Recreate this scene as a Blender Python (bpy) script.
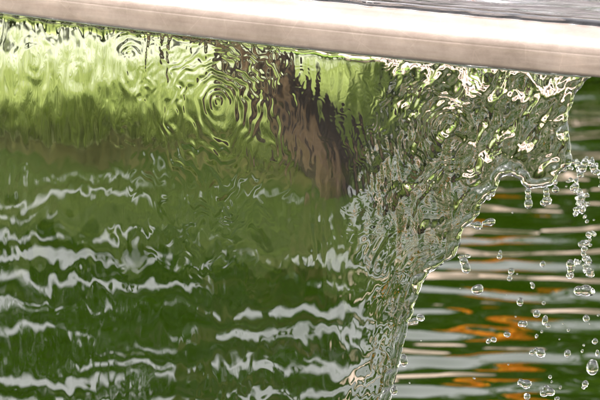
import bpy, bmesh, math, random
import numpy as np
from mathutils import Vector, Matrix

for o in list(bpy.data.objects):
    bpy.data.objects.remove(o)
random.seed(7)
RNG = np.random.default_rng(11)
scene = bpy.context.scene
COL = scene.collection
R = math.radians

# ------------------------------------------------------------------ camera
PITCH = 15.0
CAM = np.array([0.0, 0.0, 1.35])
DIST = 2.6                                   # camera to the middle of the trough lip
HFOV = 2 * math.atan(0.25 / DIST)
FOC = 300 / math.tan(HFOV / 2)               # focal length in photo pixels (600 wide)
cd = bpy.data.cameras.new('camera')
cam = bpy.data.objects.new('camera', cd)
COL.objects.link(cam)
cam.location = CAM
cam.rotation_euler = (R(90 - PITCH), 0, 0)
cd.angle = HFOV
cd.clip_start = 0.05
cd.clip_end = 2000
cd.dof.use_dof = True
cd.dof.focus_distance = 2.62
cd.dof.aperture_fstop = 22
scene.camera = cam

# ------------------------------------------------------------------ sky and sun
SUN_EL, SUN_AZ = 50.0, 266.0                 # azimuth measured from +Y clockwise
w = bpy.data.worlds.new('World')
scene.world = w
w.use_nodes = True
nt = w.node_tree
bg = nt.nodes['Background']
sky = nt.nodes.new('ShaderNodeTexSky')
sky.sky_type = 'NISHITA'
sky.sun_disc = False
sky.sun_elevation = R(SUN_EL)
sky.sun_rotation = R(SUN_AZ)
sky.air_density = 1.0
sky.dust_density = 3.0
sky.ozone_density = 1.0
# thin high cloud: the sky keeps its brightness but loses most of its blue
bw = nt.nodes.new('ShaderNodeRGBToBW')
tint = nt.nodes.new('ShaderNodeMix'); tint.data_type = 'RGBA'; tint.blend_type = 'MULTIPLY'
tint.inputs[0].default_value = 1.0
tint.inputs[7].default_value = (1.30, 1.23, 1.24, 1)
mx = nt.nodes.new('ShaderNodeMix'); mx.data_type = 'RGBA'
mx.inputs[0].default_value = 0.92
nt.links.new(sky.outputs[0], bw.inputs[0])
nt.links.new(bw.outputs[0], tint.inputs[6])
nt.links.new(sky.outputs[0], mx.inputs[6])
nt.links.new(tint.outputs[2], mx.inputs[7])
nt.links.new(mx.outputs[2], bg.inputs[0])
bg.inputs[1].default_value = 0.15

sd = bpy.data.lights.new('sun', 'SUN')
sd.energy = 2.6
sd.angle = R(1.5)
sd.color = (1.0, 0.95, 0.86)
sun = bpy.data.objects.new('sun', sd)
COL.objects.link(sun)
az = R(SUN_AZ)
sv = Vector((math.sin(az) * math.cos(R(SUN_EL)), math.cos(az) * math.cos(R(SUN_EL)), math.sin(R(SUN_EL))))
sun.rotation_euler = sv.to_track_quat('Z', 'Y').to_euler()
sun.location = sv * 30

scene.view_settings.view_transform = 'Standard'
scene.view_settings.look = 'None'
scene.view_settings.gamma = 1
scene.view_settings.exposure = 2.6
scene.render.engine = 'CYCLES'
cy = scene.cycles
cy.max_bounces = 14
cy.transmission_bounces = 12
cy.glossy_bounces = 6
cy.diffuse_bounces = 3
cy.transparent_max_bounces = 8
cy.sample_clamp_indirect = 8
cy.use_denoising = True
try:
    cy.denoiser = 'OPENIMAGEDENOISE'
except Exception:
    pass

# ------------------------------------------------------------------ helpers
def tag(o, label=None, cat=None, group=None, kind=None):
    if label: o['label'] = label
    if cat: o['category'] = cat
    if group: o['group'] = group
    if kind: o['kind'] = kind
    return o

def empty(name, loc):
    o = bpy.data.objects.new(name, None)
    o.empty_display_size = 0.1
    COL.objects.link(o)
    o.location = loc
    return o

def link(name, me, mat=None, parent=None, smooth=True):
    o = bpy.data.objects.new(name, me)
    COL.objects.link(o)
    if mat is not None and not me.materials:
        me.materials.append(mat)
    if parent is not None:
        o.parent = parent
        o.matrix_parent_inverse = Matrix.Translation(-Vector(parent.location))
    if smooth and len(me.polygons):
        me.polygons.foreach_set('use_smooth', np.ones(len(me.polygons), dtype=bool))
    return o

def npmesh(name, v, faces):
    """faces: list of int arrays (n,3) and/or (n,4)"""
    me = bpy.data.meshes.new(name)
    v = np.asarray(v, dtype=np.float32)
    me.vertices.add(len(v))
    me.vertices.foreach_set('co', v.ravel())
    idx = np.concatenate([np.asarray(f, dtype=np.int32).ravel() for f in faces])
    cnt = np.concatenate([np.full(len(f), np.asarray(f).shape[1], dtype=np.int32) for f in faces])
    st = np.concatenate([[0], np.cumsum(cnt)[:-1]]).astype(np.int32)
    me.loops.add(len(idx))
    me.loops.foreach_set('vertex_index', idx)
    me.polygons.add(len(cnt))
    me.polygons.foreach_set('loop_start', st)
    me.polygons.foreach_set('loop_total', cnt)
    me.update(calc_edges=True)
    me.validate()
    return me

def grid_faces(nu, nv, off=0):
    i, j = np.meshgrid(np.arange(nu - 1), np.arange(nv - 1), indexing='ij')
    a = (i * nv + j).ravel() + off
    return np.stack([a, a + nv, a + nv + 1, a + 1], 1)

def tube(points, radii, seg=10, twist=0.12, seed=0):
    rg = np.random.default_rng(seed)
    P = [Vector(p) for p in points]
    vs, fs = [], []
    n = len(P)
    for i in range(n):
        d = (P[min(i + 1, n - 1)] - P[max(i - 1, 0)]).normalized()
        a = d.cross(Vector((0.3, 0.9, 0.1))).normalized()
        b = d.cross(a)
        for k in range(seg):
            t = 2 * math.pi * k / seg
            r = radii[i] * (1 + twist * rg.uniform(-1, 1))
            vs.append(P[i] + a * math.cos(t) * r + b * math.sin(t) * r)
    for i in range(n - 1):
        for k in range(seg):
            k2 = (k + 1) % seg
            fs.append((i * seg + k, i * seg + k2, (i + 1) * seg + k2, (i + 1) * seg + k))
    tip = len(vs); vs.append(P[-1])
    base = len(vs); vs.append(P[0])
    tris = [((n - 1) * seg + k, (n - 1) * seg + (k + 1) % seg, tip) for k in range(seg)]
    tris += [((k + 1) % seg, k, base) for k in range(seg)]
    return np.array([tuple(v) for v in vs]), np.array(fs), np.array(tris)

def merge(parts):
    V, Q, T, off = [], [], [], 0
    for v, q, t in parts:
        V.append(v); Q.append(q + off); T.append(t + off); off += len(v)
    return np.concatenate(V), [np.concatenate(Q), np.concatenate(T)]

# photo pixel (600 x 400) to a viewing ray
_p = R(PITCH)
def ray(x, y):
    a = (np.asarray(x, float) - 300) / FOC
    b = (200 - np.asarray(y, float)) / FOC
    return np.stack([a, math.cos(_p) + b * math.sin(_p), -math.sin(_p) + b * math.cos(_p)], -1)

def on_ground(x, y, z=0.0):
    r = ray(x, y)
    t = (z - CAM[2]) / r[..., 2]
    return CAM + r * t[..., None] if np.ndim(t) else CAM + r * t

def to_px(P):
    d = P - CAM
    fw = d[..., 1] * math.cos(_p) - d[..., 2] * math.sin(_p)
    up = d[..., 1] * math.sin(_p) + d[..., 2] * math.cos(_p)
    return 300 + FOC * d[..., 0] / fw, 200 - FOC * up / fw

# gradient noise
_G = {}
def gnoise(x, y, seed):
    if seed not in _G:
        a = np.random.default_rng(seed).uniform(0, 2 * np.pi, (256, 256))
        _G[seed] = (np.cos(a), np.sin(a))
    gx, gy = _G[seed]
    xi = np.floor(x).astype(int); yi = np.floor(y).astype(int)
    fx = x - xi; fy = y - yi
    u = fx ** 3 * (fx * (fx * 6 - 15) + 10); v = fy ** 3 * (fy * (fy * 6 - 15) + 10)
    def g(i, j):
        a = (xi + i) % 256; b = (yi + j) % 256
        return gx[a, b] * (fx - i) + gy[a, b] * (fy - j)
    return (g(0, 0) * (1 - u) + g(1, 0) * u) * (1 - v) + (g(0, 1) * (1 - u) + g(1, 1) * u) * v

# ------------------------------------------------------------------ materials
def mat(name):
    m = bpy.data.materials.new(name)
    m.use_nodes = True
    n = m.node_tree.nodes
    return m, n, m.node_tree.links, n['Principled BSDF'], n['Material Output']

def noise_ramp(m_nodes, links, stops, scale, detail=6, coord='Object', stretch=(1, 1, 1), rough=0.6):
    tc = m_nodes.new('ShaderNodeTexCoord'); mp = m_nodes.new('ShaderNodeMapping')
    mp.inputs['Scale'].default_value = stretch
    nz = m_nodes.new('ShaderNodeTexNoise')
    nz.inputs['Scale'].default_value = scale; nz.inputs['Detail'].default_value = detail
    nz.inputs['Roughness'].default_value = rough
    rp = m_nodes.new('ShaderNodeValToRGB')
    els = rp.color_ramp.elements
    while len(els) < len(stops): els.new(0.5)
    for e, (p, c) in zip(els, stops):
        e.position = p; e.color = (*c, 1)
    links.new(tc.outputs[coord], mp.inputs[0]); links.new(mp.outputs[0], nz.inputs['Vector'])
    links.new(nz.outputs['Fac'], rp.inputs[0])
    return rp, nz

def water_mat(name, ior=1.333, color=(1, 1, 1)):
    m, n, l, b, out = mat(name)
    b.inputs['Base Color'].default_value = (*color, 1)
    b.inputs['Roughness'].default_value = 0.0
    b.inputs['IOR'].default_value = ior
    b.inputs['Transmission Weight'].default_value = 1.0
    return m
M_WATER = water_mat('clear_water')

def leaf_mat(name, stops, trans=(0.25, 0.4, 0.05), scale=3.0, mixf=0.3):
    m, n, l, b, out = mat(name)
    rp, nz = noise_ramp(n, l, stops, scale, 4)
    b.inputs['Roughness'].default_value = 0.5; b.inputs['Specular IOR Level'].default_value = 0.2
    l.new(rp.outputs[0], b.inputs['Base Color'])
    tr = n.new('ShaderNodeBsdfTranslucent')
    tr.inputs[0].default_value = (*trans, 1)
    mxs = n.new('ShaderNodeMixShader'); mxs.inputs[0].default_value = mixf
    l.new(b.outputs[0], mxs.inputs[1]); l.new(tr.outputs[0], mxs.inputs[2])
    l.new(mxs.outputs[0], out.inputs[0])
    return m
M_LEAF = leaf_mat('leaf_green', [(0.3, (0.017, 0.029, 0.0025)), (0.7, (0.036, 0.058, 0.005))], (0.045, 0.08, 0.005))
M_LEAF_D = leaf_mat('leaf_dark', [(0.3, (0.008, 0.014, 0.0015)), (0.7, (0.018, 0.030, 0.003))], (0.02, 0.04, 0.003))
M_LEAF_Y = leaf_mat('leaf_light', [(0.3, (0.10, 0.18, 0.03)), (0.7, (0.22, 0.32, 0.06))], (0.3, 0.45, 0.06))
M_LEAF_O = leaf_mat('leaf_orange', [(0.3, (0.60, 0.15, 0.015)), (0.7, (0.80, 0.30, 0.03))], (0.9, 0.36, 0.03), mixf=0.55)
M_GRASS = leaf_mat('grass_blade', [(0.3, (0.10, 0.14, 0.026)), (0.7, (0.25, 0.285, 0.09))], (0.24, 0.30, 0.075), 6)

def bark_mat(name, c0, c1):
    m, n, l, b, out = mat(name)
    rp, nz = noise_ramp(n, l, [(0.3, c0), (0.7, c1)], 9, 8, stretch=(3, 3, 0.7))
    l.new(rp.outputs[0], b.inputs['Base Color']); b.inputs['Roughness'].default_value = 0.9; b.inputs['Specular IOR Level'].default_value = 0.08
    bp = n.new('ShaderNodeBump'); bp.inputs['Strength'].default_value = 0.8; bp.inputs['Distance'].default_value = 0.02
    l.new(nz.outputs['Fac'], bp.inputs['Height']); l.new(bp.outputs[0], b.inputs['Normal'])
    return m
M_BARK = bark_mat('bark', (0.012, 0.008, 0.003), (0.042, 0.028, 0.013))
M_BARK_D = bark_mat('bark_dark', (0.004, 0.003, 0.0015), (0.013, 0.009, 0.004))

# ------------------------------------------------------------------ ground, path, pond
GZ = 0.03
shore_px = [(-420, 132), (-260, 140), (-120, 150), (0, 152), (90, 158), (170, 160), (250, 172), (310, 184), (345, 182),
            (362, 160), (378, 120), (410, 95), (480, 78), (560, 68), (660, 60), (800, 52), (1000, 50)]
shore = [tuple(on_ground(x, y)[:2]) for x, y in shore_px]
pond = shore + [(3.2, 5.2), (3.6, 3.6), (3.2, 1.9), (2.2, 1.2), (0.8, 1.0), (-0.8, 1.0), (-2.0, 1.3), (-2.6, 2.4), (-2.7, 3.8), (-2.2, 4.8)]
def smooth_loop(pts, n=2):
    p = np.array(pts)
    for _ in range(n):
        q = np.roll(p, -1, 0)
        p = np.stack([0.75 * p + 0.25 * q, 0.25 * p + 0.75 * q], 1).reshape(-1, 2)
    return p
pond = smooth_loop(pond)
def inset(p, d):
    t = np.roll(p, -1, 0) - np.roll(p, 1, 0)
    t /= np.linalg.norm(t, axis=1)[:, None] + 1e-9
    area = 0.5 * np.sum(p[:, 0] * np.roll(p[:, 1], -1) - np.roll(p[:, 0], -1) * p[:, 1])
    nrm = np.stack([-t[:, 1], t[:, 0]], 1) * (1 if area > 0 else -1)
    return p + nrm * d

m, n, l, b, out = mat('lawn')
rp, nz = noise_ramp(n, l, [(0.28, (0.09, 0.12, 0.03)), (0.5, (0.17, 0.20, 0.06)), (0.75, (0.25, 0.275, 0.11))], 2.5, 8)
l.new(rp.outputs[0], b.inputs['Base Color']); b.inputs['Roughness'].default_value = 0.95
M_LAWN = m
bm = bmesh.new()
S = 400
outer = [bm.verts.new((x, y, GZ)) for x, y in ((-S, -S), (S, -S), (S, S), (-S, S))]
rim = [bm.verts.new((x, y, GZ)) for x, y in pond]
edges = [bm.edges.new((outer[i], outer[(i + 1) % 4])) for i in range(4)]
edges += [bm.edges.new((rim[i], rim[(i + 1) % len(rim)])) for i in range(len(rim))]
bmesh.ops.triangle_fill(bm, edges=edges, use_beauty=True)
prev = rim
nflat = len(bm.faces)
for d, z in ((0.008, GZ - 0.012), (0.02, -0.03), (0.25, -0.4), (0.6, -0.7)):
    ring = [bm.verts.new((x, y, z)) for x, y in inset(pond, d)]
    for i in range(len(ring)):
        j = (i + 1) % len(ring)
        bm.faces.new((prev[i], prev[j], ring[j], ring[i]))
    prev = ring
bm.faces.new(prev)
bmesh.ops.recalc_face_normals(bm, faces=bm.faces)
me = bpy.data.meshes.new('ground'); bm.to_mesh(me); bm.free()
m, n, l, b, out = mat('bank_soil')
rp, nz = noise_ramp(n, l, [(0.3, (0.009, 0.014, 0.002)), (0.55, (0.022, 0.022, 0.005)), (0.8, (0.018, 0.032, 0.004))], 14, 8)
l.new(rp.outputs[0], b.inputs['Base Color']); b.inputs['Roughness'].default_value = 0.9
b.inputs['Specular IOR Level'].default_value = 0.05
me.materials.append(M_LAWN); me.materials.append(m)
for k, pl in enumerate(me.polygons):
    pl.material_index = 0 if k < nflat else 1
tag(link('ground', me, None, smooth=False), kind='structure')

# pale gravel path behind the pond
m, n, l, b, out = mat('gravel')
rp, nz = noise_ramp(n, l, [(0.3, (0.14, 0.155, 0.10)), (0.7, (0.23, 0.245, 0.18))], 60, 6)
l.new(rp.outputs[0], b.inputs['Base Color']); b.inputs['Roughness'].default_value = 0.95
bp = n.new('ShaderNodeBump'); bp.inputs['Distance'].default_value = 0.01
l.new(nz.outputs['Fac'], bp.inputs['Height']); l.new(bp.outputs[0], b.inputs['Normal'])
pn = 60
xs = np.linspace(-9, 9, pn)
near = 5.82 + 0.05 * np.sin(xs * 2.1) + np.clip(xs, 0, 9) * 0.9
pv = np.concatenate([np.stack([xs, near, np.full(pn, GZ + 0.004)], 1), np.stack([xs, near + 0.75 + 0.06 * np.sin(xs * 1.3), np.full(pn, GZ + 0.004)], 1)])
i = np.arange(pn - 1)
tag(link('path', npmesh('path', pv, [np.stack([i, i + 1, i + 1 + pn, i + pn], 1)]), m, smooth=False), kind='structure')

# terrace paving on the near side, where the photographer stands
m, n, l, b, out = mat('paving')
rp, nz = noise_ramp(n, l, [(0.3, (0.045, 0.042, 0.04)), (0.7, (0.075, 0.07, 0.065))], 4, 8)
br = n.new('ShaderNodeTexBrick'); br.inputs['Scale'].default_value = 1.6
br.inputs['Mortar'].default_value = (0.03, 0.03, 0.025, 1); br.inputs['Mortar Size'].default_value = 0.012
tc = n.new('ShaderNodeTexCoord'); l.new(tc.outputs['Object'], br.inputs[0])
l.new(rp.outputs[0], br.inputs['Color1']); l.new(rp.outputs[0], br.inputs['Color2'])
l.new(br.outputs[0], b.inputs['Base Color']); b.inputs['Roughness'].default_value = 0.85
tv = [(-5, -6, GZ + 0.004), (5, -6, GZ + 0.004), (5, 0.85, GZ + 0.004), (-5, 0.85, GZ + 0.004)]
tag(link('pavement', npmesh('pavement', tv, [np.array([[0, 1, 2, 3]])]), m, smooth=False), kind='structure')

# pond surface with real ripples
m, n, l, b, out = mat('pond_water')
b.inputs['Base Color'].default_value = (0.0040, 0.0095, 0.0003, 1)
b.inputs['Roughness'].default_value = 0.015
b.inputs['IOR'].default_value = 1.7
M_POND = m
def ripple(x, y):
    rg = np.random.default_rng(5)
    h = np.zeros_like(x)
    for k in range(26):                                   # a narrow train of long-crested ripples
        lam = abs(rg.normal(0.150, 0.024))
        th = R(rg.normal(2, 6.5))
        kx, ky = math.sin(th) * 2 * np.pi / lam, math.cos(th) * 2 * np.pi / lam
        h += rg.uniform(0.5, 1) * lam * np.sin(kx * x + ky * y + rg.uniform(0, 6.28)) * 0.0041
    for k in range(34):
        lam = rg.uniform(0.045, 0.10)
        th = R(rg.normal(4, 13))
        kx, ky = math.sin(th) * 2 * np.pi / lam, math.cos(th) * 2 * np.pi / lam
        h += rg.uniform(0.5, 1) * lam * np.sin(kx * x + ky * y + rg.uniform(0, 6.28)) * 0.0018
    for k in range(14):                                   # small cross chop
        lam = rg.uniform(0.03, 0.06)
        th = R(rg.normal(0, 30))
        kx, ky = math.sin(th) * 2 * np.pi / lam, math.cos(th) * 2 * np.pi / lam
        h += lam * np.sin(kx * x + ky * y + rg.uniform(0, 6.28)) * 0.0009
    # patches of rougher and calmer water
    ruf = 1 / (1 + np.exp(-(y - 5.15) * 5)) / (1 + np.exp(-(x - 0.0) * 12))    # wind-ruffled far water
    return h * (0.90 + 0.25 * gnoise(x * 1.3 + 8, y * 1.3, 77) + 0.38 * np.clip(y - 4.2, 0, 1.3) + 0.05 * ruf - 0.20 / (1 + np.exp(-(x - 0.2) * 15)) + 1.3 * np.exp(-((x - 0.14) / 0.10) ** 2 - ((y - 5.0) / 0.22) ** 2))
gx = np.unique(np.concatenate([np.linspace(-3.2, -0.95, 60), np.linspace(-0.95, 0.95, 230), np.linspace(0.95, 4.0, 70)]))
gy = np.unique(np.concatenate([np.linspace(0.7, 3.4, 120), np.linspace(3.4, 6.9, 620), np.linspace(6.9, 7.6, 12)]))
X, Y = np.meshgrid(gx, gy, indexing='ij')
Z = ripple(X, Y)
V = np.stack([X, Y, Z], -1).reshape(-1, 3)
tag(link('water', npmesh('water', V, [grid_faces(len(gx), len(gy))]), M_POND), kind='structure')

# ------------------------------------------------------------------ the lip line and the plane of the falling sheet
PSI = R(27)
AX = np.array([math.cos(PSI), -math.sin(PSI), 0])      # along the lip, to the right and towards the viewer
NF = np.array([-math.sin(PSI), -math.cos(PSI), 0])     # out of the face, towards the viewer
P0 = CAM + ray(300, 47.5) * DIST
def bow(u):                                            # the lip is a long shallow arc
    return -0.13 * np.asarray(u) ** 2 + 0.004
def px_uw(x, y):
    """photo pixel to (u along the lip, w below the lip) on the sheet"""
    r = ray(x, y)
    off = 0.0
    for _ in range(4):
        Q0 = P0 + NF * np.asarray(off)[..., None]
        t = np.sum((Q0 - CAM) * NF, -1) / (r @ NF)
        P = CAM + r * np.asarray(t)[..., None]
        u = (P - P0) @ AX
        off = bow(u)
    return u, P0[2] - P[..., 2]
def sheet_pt(u, w, f=0.0):
    u = np.asarray(u, float)
    return P0 + u[..., None] * AX + np.asarray(bow(u) + f)[..., None] * NF - np.asarray(w)[..., None] * np.array([0, 0, 1.0])
MM = 0.5 / 600                                         # metres per photo pixel at the sheet

# ------------------------------------------------------------------ trough
m, n, l, b, out = mat('steel_lip')
rp, nz = noise_ramp(n, l, [(0.3, (0.15, 0.115, 0.097)), (0.7, (0.195, 0.158, 0.138))], 12, 8, stretch=(1, 1, 14))
b.inputs['Metallic'].default_value = 0.2
b.inputs['Roughness'].default_value = 0.42
b.inputs['Coat Weight'].default_value = 0.4
b.inputs['Coat Roughness'].default_value = 0.06
b.inputs['Coat IOR'].default_value = 1.4
l.new(rp.outputs[0], b.inputs['Base Color'])
# lime spots, rubbed marks and fine scratches
rp2, nz2 = noise_ramp(n, l, [(0.35, (0.72, 0.70, 0.68)), (0.55, (1, 1, 1)), (0.72, (1.28, 1.26, 1.24))], 22, 10, rough=0.72)
wvx = n.new('ShaderNodeTexVoronoi'); wvx.feature = 'DISTANCE_TO_EDGE'; wvx.inputs['Scale'].default_value = 26
tcx = n.new('ShaderNodeTexCoord'); mpx = n.new('ShaderNodeMapping'); mpx.inputs['Rotation'].default_value = (0.3, 0.9, 0.5); mpx.inputs['Scale'].default_value = (1, 0.25, 1.6)
l.new(tcx.outputs['Object'], mpx.inputs[0]); l.new(mpx.outputs[0], wvx.inputs['Vector'])
scr = n.new('ShaderNodeValToRGB'); scr.color_ramp.elements[0].position = 0.0; scr.color_ramp.elements[0].color = (1.25, 1.25, 1.25, 1)
scr.color_ramp.elements[1].position = 0.012; scr.color_ramp.elements[1].color = (1, 1, 1, 1)
l.new(wvx.outputs['Distance'], scr.inputs[0])
mm = n.new('ShaderNodeMix'); mm.data_type = 'RGBA'; mm.blend_type = 'MULTIPLY'; mm.inputs[0].default_value = 1.0
mm2 = n.new('ShaderNodeMix'); mm2.data_type = 'RGBA'; mm2.blend_type = 'MULTIPLY'; mm2.inputs[0].default_value = 0.6
l.new(rp.outputs[0], mm.inputs[6]); l.new(rp2.outputs[0], mm.inputs[7])
l.new(mm.outputs[2], mm2.inputs[6]); l.new(scr.outputs[0], mm2.inputs[7])
l.new(mm2.outputs[2], b.inputs['Base Color'])
bp = n.new('ShaderNodeBump'); bp.inputs['Strength'].default_value = 0.25; bp.inputs['Distance'].default_value = 0.002
l.new(nz2.outputs['Fac'], bp.inputs['Height']); l.new(bp.outputs[0], b.inputs['Normal'])
M_LIP = m
m, n, l, b, out = mat('steel_tray')
rp, nz = noise_ramp(n, l, [(0.3, (0.13, 0.115, 0.12)), (0.7, (0.22, 0.20, 0.205))], 9, 8)
b.inputs['Metallic'].default_value = 0.3; b.inputs['Roughness'].default_value = 0.5
l.new(rp.outputs[0], b.inputs['Base Color'])
M_TRAY = m

LZ = 0.82
def extrude_profile(prof, us, closed=True):
    """prof: list of (f out of the face, z above the lip bottom)"""
    prof = np.array(prof, float)
    prof[:, 1] *= LZ
    nu, npf = len(us), len(prof)
    U = np.repeat(us, npf)
    F = np.tile(prof[:, 0], nu); Zz = np.tile(prof[:, 1], nu)
    V = sheet_pt(U, -Zz, F)
    faces = []
    i, j = np.meshgrid(np.arange(nu - 1), np.arange(npf if closed else npf - 1), indexing='ij')
    i, j = i.ravel(), j.ravel(); k = (j + 1) % npf
    q = np.stack([i * npf + j, i * npf + k, (i + 1) * npf + k, (i + 1) * npf + j], 1)
    return V, q
def capped(name, V, q, npf):
    me = bpy.data.meshes.new(name)
    nv = len(V)
    me.from_pydata([tuple(x) for x in V], [], [tuple(x) for x in q] + [tuple(range(npf - 1, -1, -1)), tuple(range(nv - npf, nv))])
    bm_ = bmesh.new(); bm_.from_mesh(me); bmesh.ops.recalc_face_normals(bm_, faces=bm_.faces); bm_.to_mesh(me); bm_.free()
    return me
us = np.linspace(-1.25, 1.25, 121)
trough = empty('water_trough', tuple(sheet_pt(np.array(0.0), np.array(P0[2]), -0.2)))
tag(trough, 'long tan metal trough with a rounded lip that water spills over', 'trough')
prof = [(-0.010, 0.0012), (-0.0030, 0.0), (-0.0012, 0.0006), (-0.0003, 0.0018), (0, 0.004), (0, 0.012), (-0.0001, 0.0205), (-0.00025, 0.0216), (-0.00040, 0.0220),
        (-0.00035, 0.0226), (-0.0006, 0.0250), (-0.0016, 0.0290), (-0.0030, 0.0325), (-0.0052, 0.0355), (-0.0085, 0.0382), (-0.0130, 0.0404),
        (-0.0185, 0.0420), (-0.0250, 0.0431), (-0.0320, 0.0436), (-0.0400, 0.0436), (-0.0450, 0.0420), (-0.0450, 0.0300), (-0.0300, 0.0120)]
V, q = extrude_profile(prof, us)
link('lip', capped('lip', V, q, len(prof)), M_LIP, trough)
prof = [(-0.0455, 0.0030), (-0.0455, 0.0410), (-0.20, 0.0405), (-0.395, 0.0405), (-0.400, 0.060), (-0.425, 0.060), (-0.425, 0.0030)]
V, q = extrude_profile(prof, us)
link('tray', capped('tray', V, q, len(prof)), M_TRAY, trough, smooth=False)
for uu in (-1.12, 1.12):
    for ff in (-0.10, -0.34):
        c = sheet_pt(np.array(uu), np.array(0.0), ff)
        v_, q_, t_ = tube([(c[0], c[1], z) for z in (-0.70, -0.3, 0.2, P0[2] - 0.03, P0[2] + 0.006)], [0.035, 0.03, 0.03, 0.03, 0.045], 16, 0)
        link('post', npmesh('post', v_, [q_, t_]), M_TRAY, trough)

# water lying on the tray and running to the lip
uw = np.unique(np.concatenate([np.linspace(-1.2, -0.3, 60), np.linspace(-0.3, 0.3, 420), np.linspace(0.3, 1.2, 60)]))
fs = np.concatenate([np.linspace(-0.0255, -0.06, 40), np.linspace(-0.0605, -0.20, 90), np.linspace(-0.202, -0.392, 40)])
U, F = np.meshgrid(uw, fs, indexing='ij')
edge = np.clip((-F - 0.0255) / 0.012, 0, 1)
prof_z = 0.0436 * LZ + 0.0034 * np.sqrt(np.clip(1 - (1 - edge) ** 2, 0, 1))
rg = np.random.default_rng(21)
rip = np.zeros_like(U)
for k in range(34):
    lam = rg.uniform(0.008, 0.05); th = R(rg.normal(0, 14))
    rip += lam * rg.uniform(0.4, 1) * np.sin(2 * np.pi / lam * (math.cos(th) * F + math.sin(th) * U) + rg.uniform(0, 6.28))
rip *= 0.0024 * (0.6 + 1.2 * np.abs(gnoise(U * 9, F * 30, 31)))
front = -0.0255 - 0.004 * gnoise(U * 22, F * 0 + 0.5, 41) - 0.002 * gnoise(U * 80, F * 0 + 0.5, 42)
Zt = prof_z + rip * edge ** 2 * np.clip((-F - 0.03) / 0.02, 0, 1)
Ff = np.where(F > -0.06, front + (F + 0.0255) * (-0.06 - front) / (-0.0345), F)
top = sheet_pt(U, -Zt, Ff)
bot = sheet_pt(U, -(0.0440 * LZ - 0.0020 * np.clip((-Ff - 0.04) / 0.005, 0, 1) + 0 * U), Ff)
nu, nv = U.shape
V = np.concatenate([top.reshape(-1, 3), bot.reshape(-1, 3)])
fa = grid_faces(nu, nv); fb = grid_faces(nu, nv, nu * nv)[:, ::-1]
def border(nu, nv):
    return np.concatenate([np.arange(nv), (np.arange(1, nu)) * nv + nv - 1, (nu - 1) * nv + np.arange(nv - 2, -1, -1), np.arange(nu - 2, 0, -1) * nv])
B = border(nu, nv); B2 = np.roll(B, -1)
side = np.stack([B2, B, B + nu * nv, B2 + nu * nv], 1)
me = npmesh('tray_water', V, [fa, fb, side])
bm_ = bmesh.new(); bm_.from_mesh(me); bmesh.ops.recalc_face_normals(bm_, faces=bm_.faces); bm_.to_mesh(me); bm_.free()
o = link('water', me, M_WATER)
tag(o, kind='structure')

# ------------------------------------------------------------------ the falling sheet of water
edge_px = [(589, 77), (584, 82), (578, 88), (571, 98), (567, 108), (565, 120), (566, 135), (568, 148), (571, 158), (570, 166), (563, 169),
           (557, 175), (553, 183), (546, 188), (538, 190), (528, 191), (522, 188), (517, 182), (510, 178), (503, 177), (497, 182), (494, 191), (488, 196),
           (481, 203), (478, 211), (474, 220), (467, 226), (461, 232), (458, 241), (457, 250), (452, 258), (441, 266), (430, 274), (421, 283),
           (416, 294), (412, 308), (407, 325), (402, 345), (398, 365), (393, 385), (388, 402), (378, 440), (366, 500), (350, 600), (335, 720), (322, 900)]
def smooth_open(pts, n=3):
    p = np.array(pts, float)
    for _ in range(n):
        a, b_ = p[:-1], p[1:]
        q_ = np.stack([0.75 * a + 0.25 * b_, 0.25 * a + 0.75 * b_], 1).reshape(-1, 2)
        p = np.concatenate([p[:1], q_, p[-1:]])
    return p
ep = smooth_open(edge_px, 2)
# small irregular nibbles along the rim
tt = np.cumsum(np.r_[0, np.linalg.norm(np.diff(ep, axis=0), axis=1)])
dense = np.arange(0, tt[-1], 1.6)
ep = np.stack([np.interp(dense, tt, ep[:, 0]), np.interp(dense, tt, ep[:, 1])], 1)
tn = np.gradient(ep, axis=0); tn /= np.linalg.norm(tn, axis=1)[:, None]
nn = np.stack([-tn[:, 1], tn[:, 0]], 1)
ep += nn * (2.2 * gnoise(dense / 11, dense * 0 + .5, 51) + 1.3 * gnoise(dense / 4.5, dense * 0 + .5, 52))[:, None]
eu, ew = px_uw(ep[:, 0], ep[:, 1])
poly = np.stack([eu, ew], 1) / MM                     # in photo-pixel units on the sheet
poly = np.concatenate([[[poly[0, 0] + 6, -40]], poly, [[poly[-1, 0] - 5, 1100]], [[-2500, 1100]], [[-2500, -40]]])

def sdf(px, py):
    """signed distance (negative inside) and gradient"""
    a = poly; b_ = np.roll(poly, -1, 0)
    best = np.full(px.shape, 1e9); bx = np.zeros_like(px); by = np.zeros_like(px)
    inside = np.zeros(px.shape, bool)
    for k in range(len(a)):
        ex, ey = b_[k] - a[k]
        wx, wy = px - a[k, 0], py - a[k, 1]
        t = np.clip((wx * ex + wy * ey) / (ex * ex + ey * ey + 1e-12), 0, 1)
        dx, dy = wx - ex * t, wy - ey * t
        d = dx * dx + dy * dy
        c = d < best
        best = np.where(c, d, best); bx = np.where(c, dx, bx); by = np.where(c, dy, by)
        cond = (a[k, 1] > py) != (b_[k, 1] > py)
        if ey != 0:
            inside ^= cond & (px < a[k, 0] + ex * (py - a[k, 1]) / ey)
    d = np.sqrt(best)
    return np.where(inside, -d, d), bx, by

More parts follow.
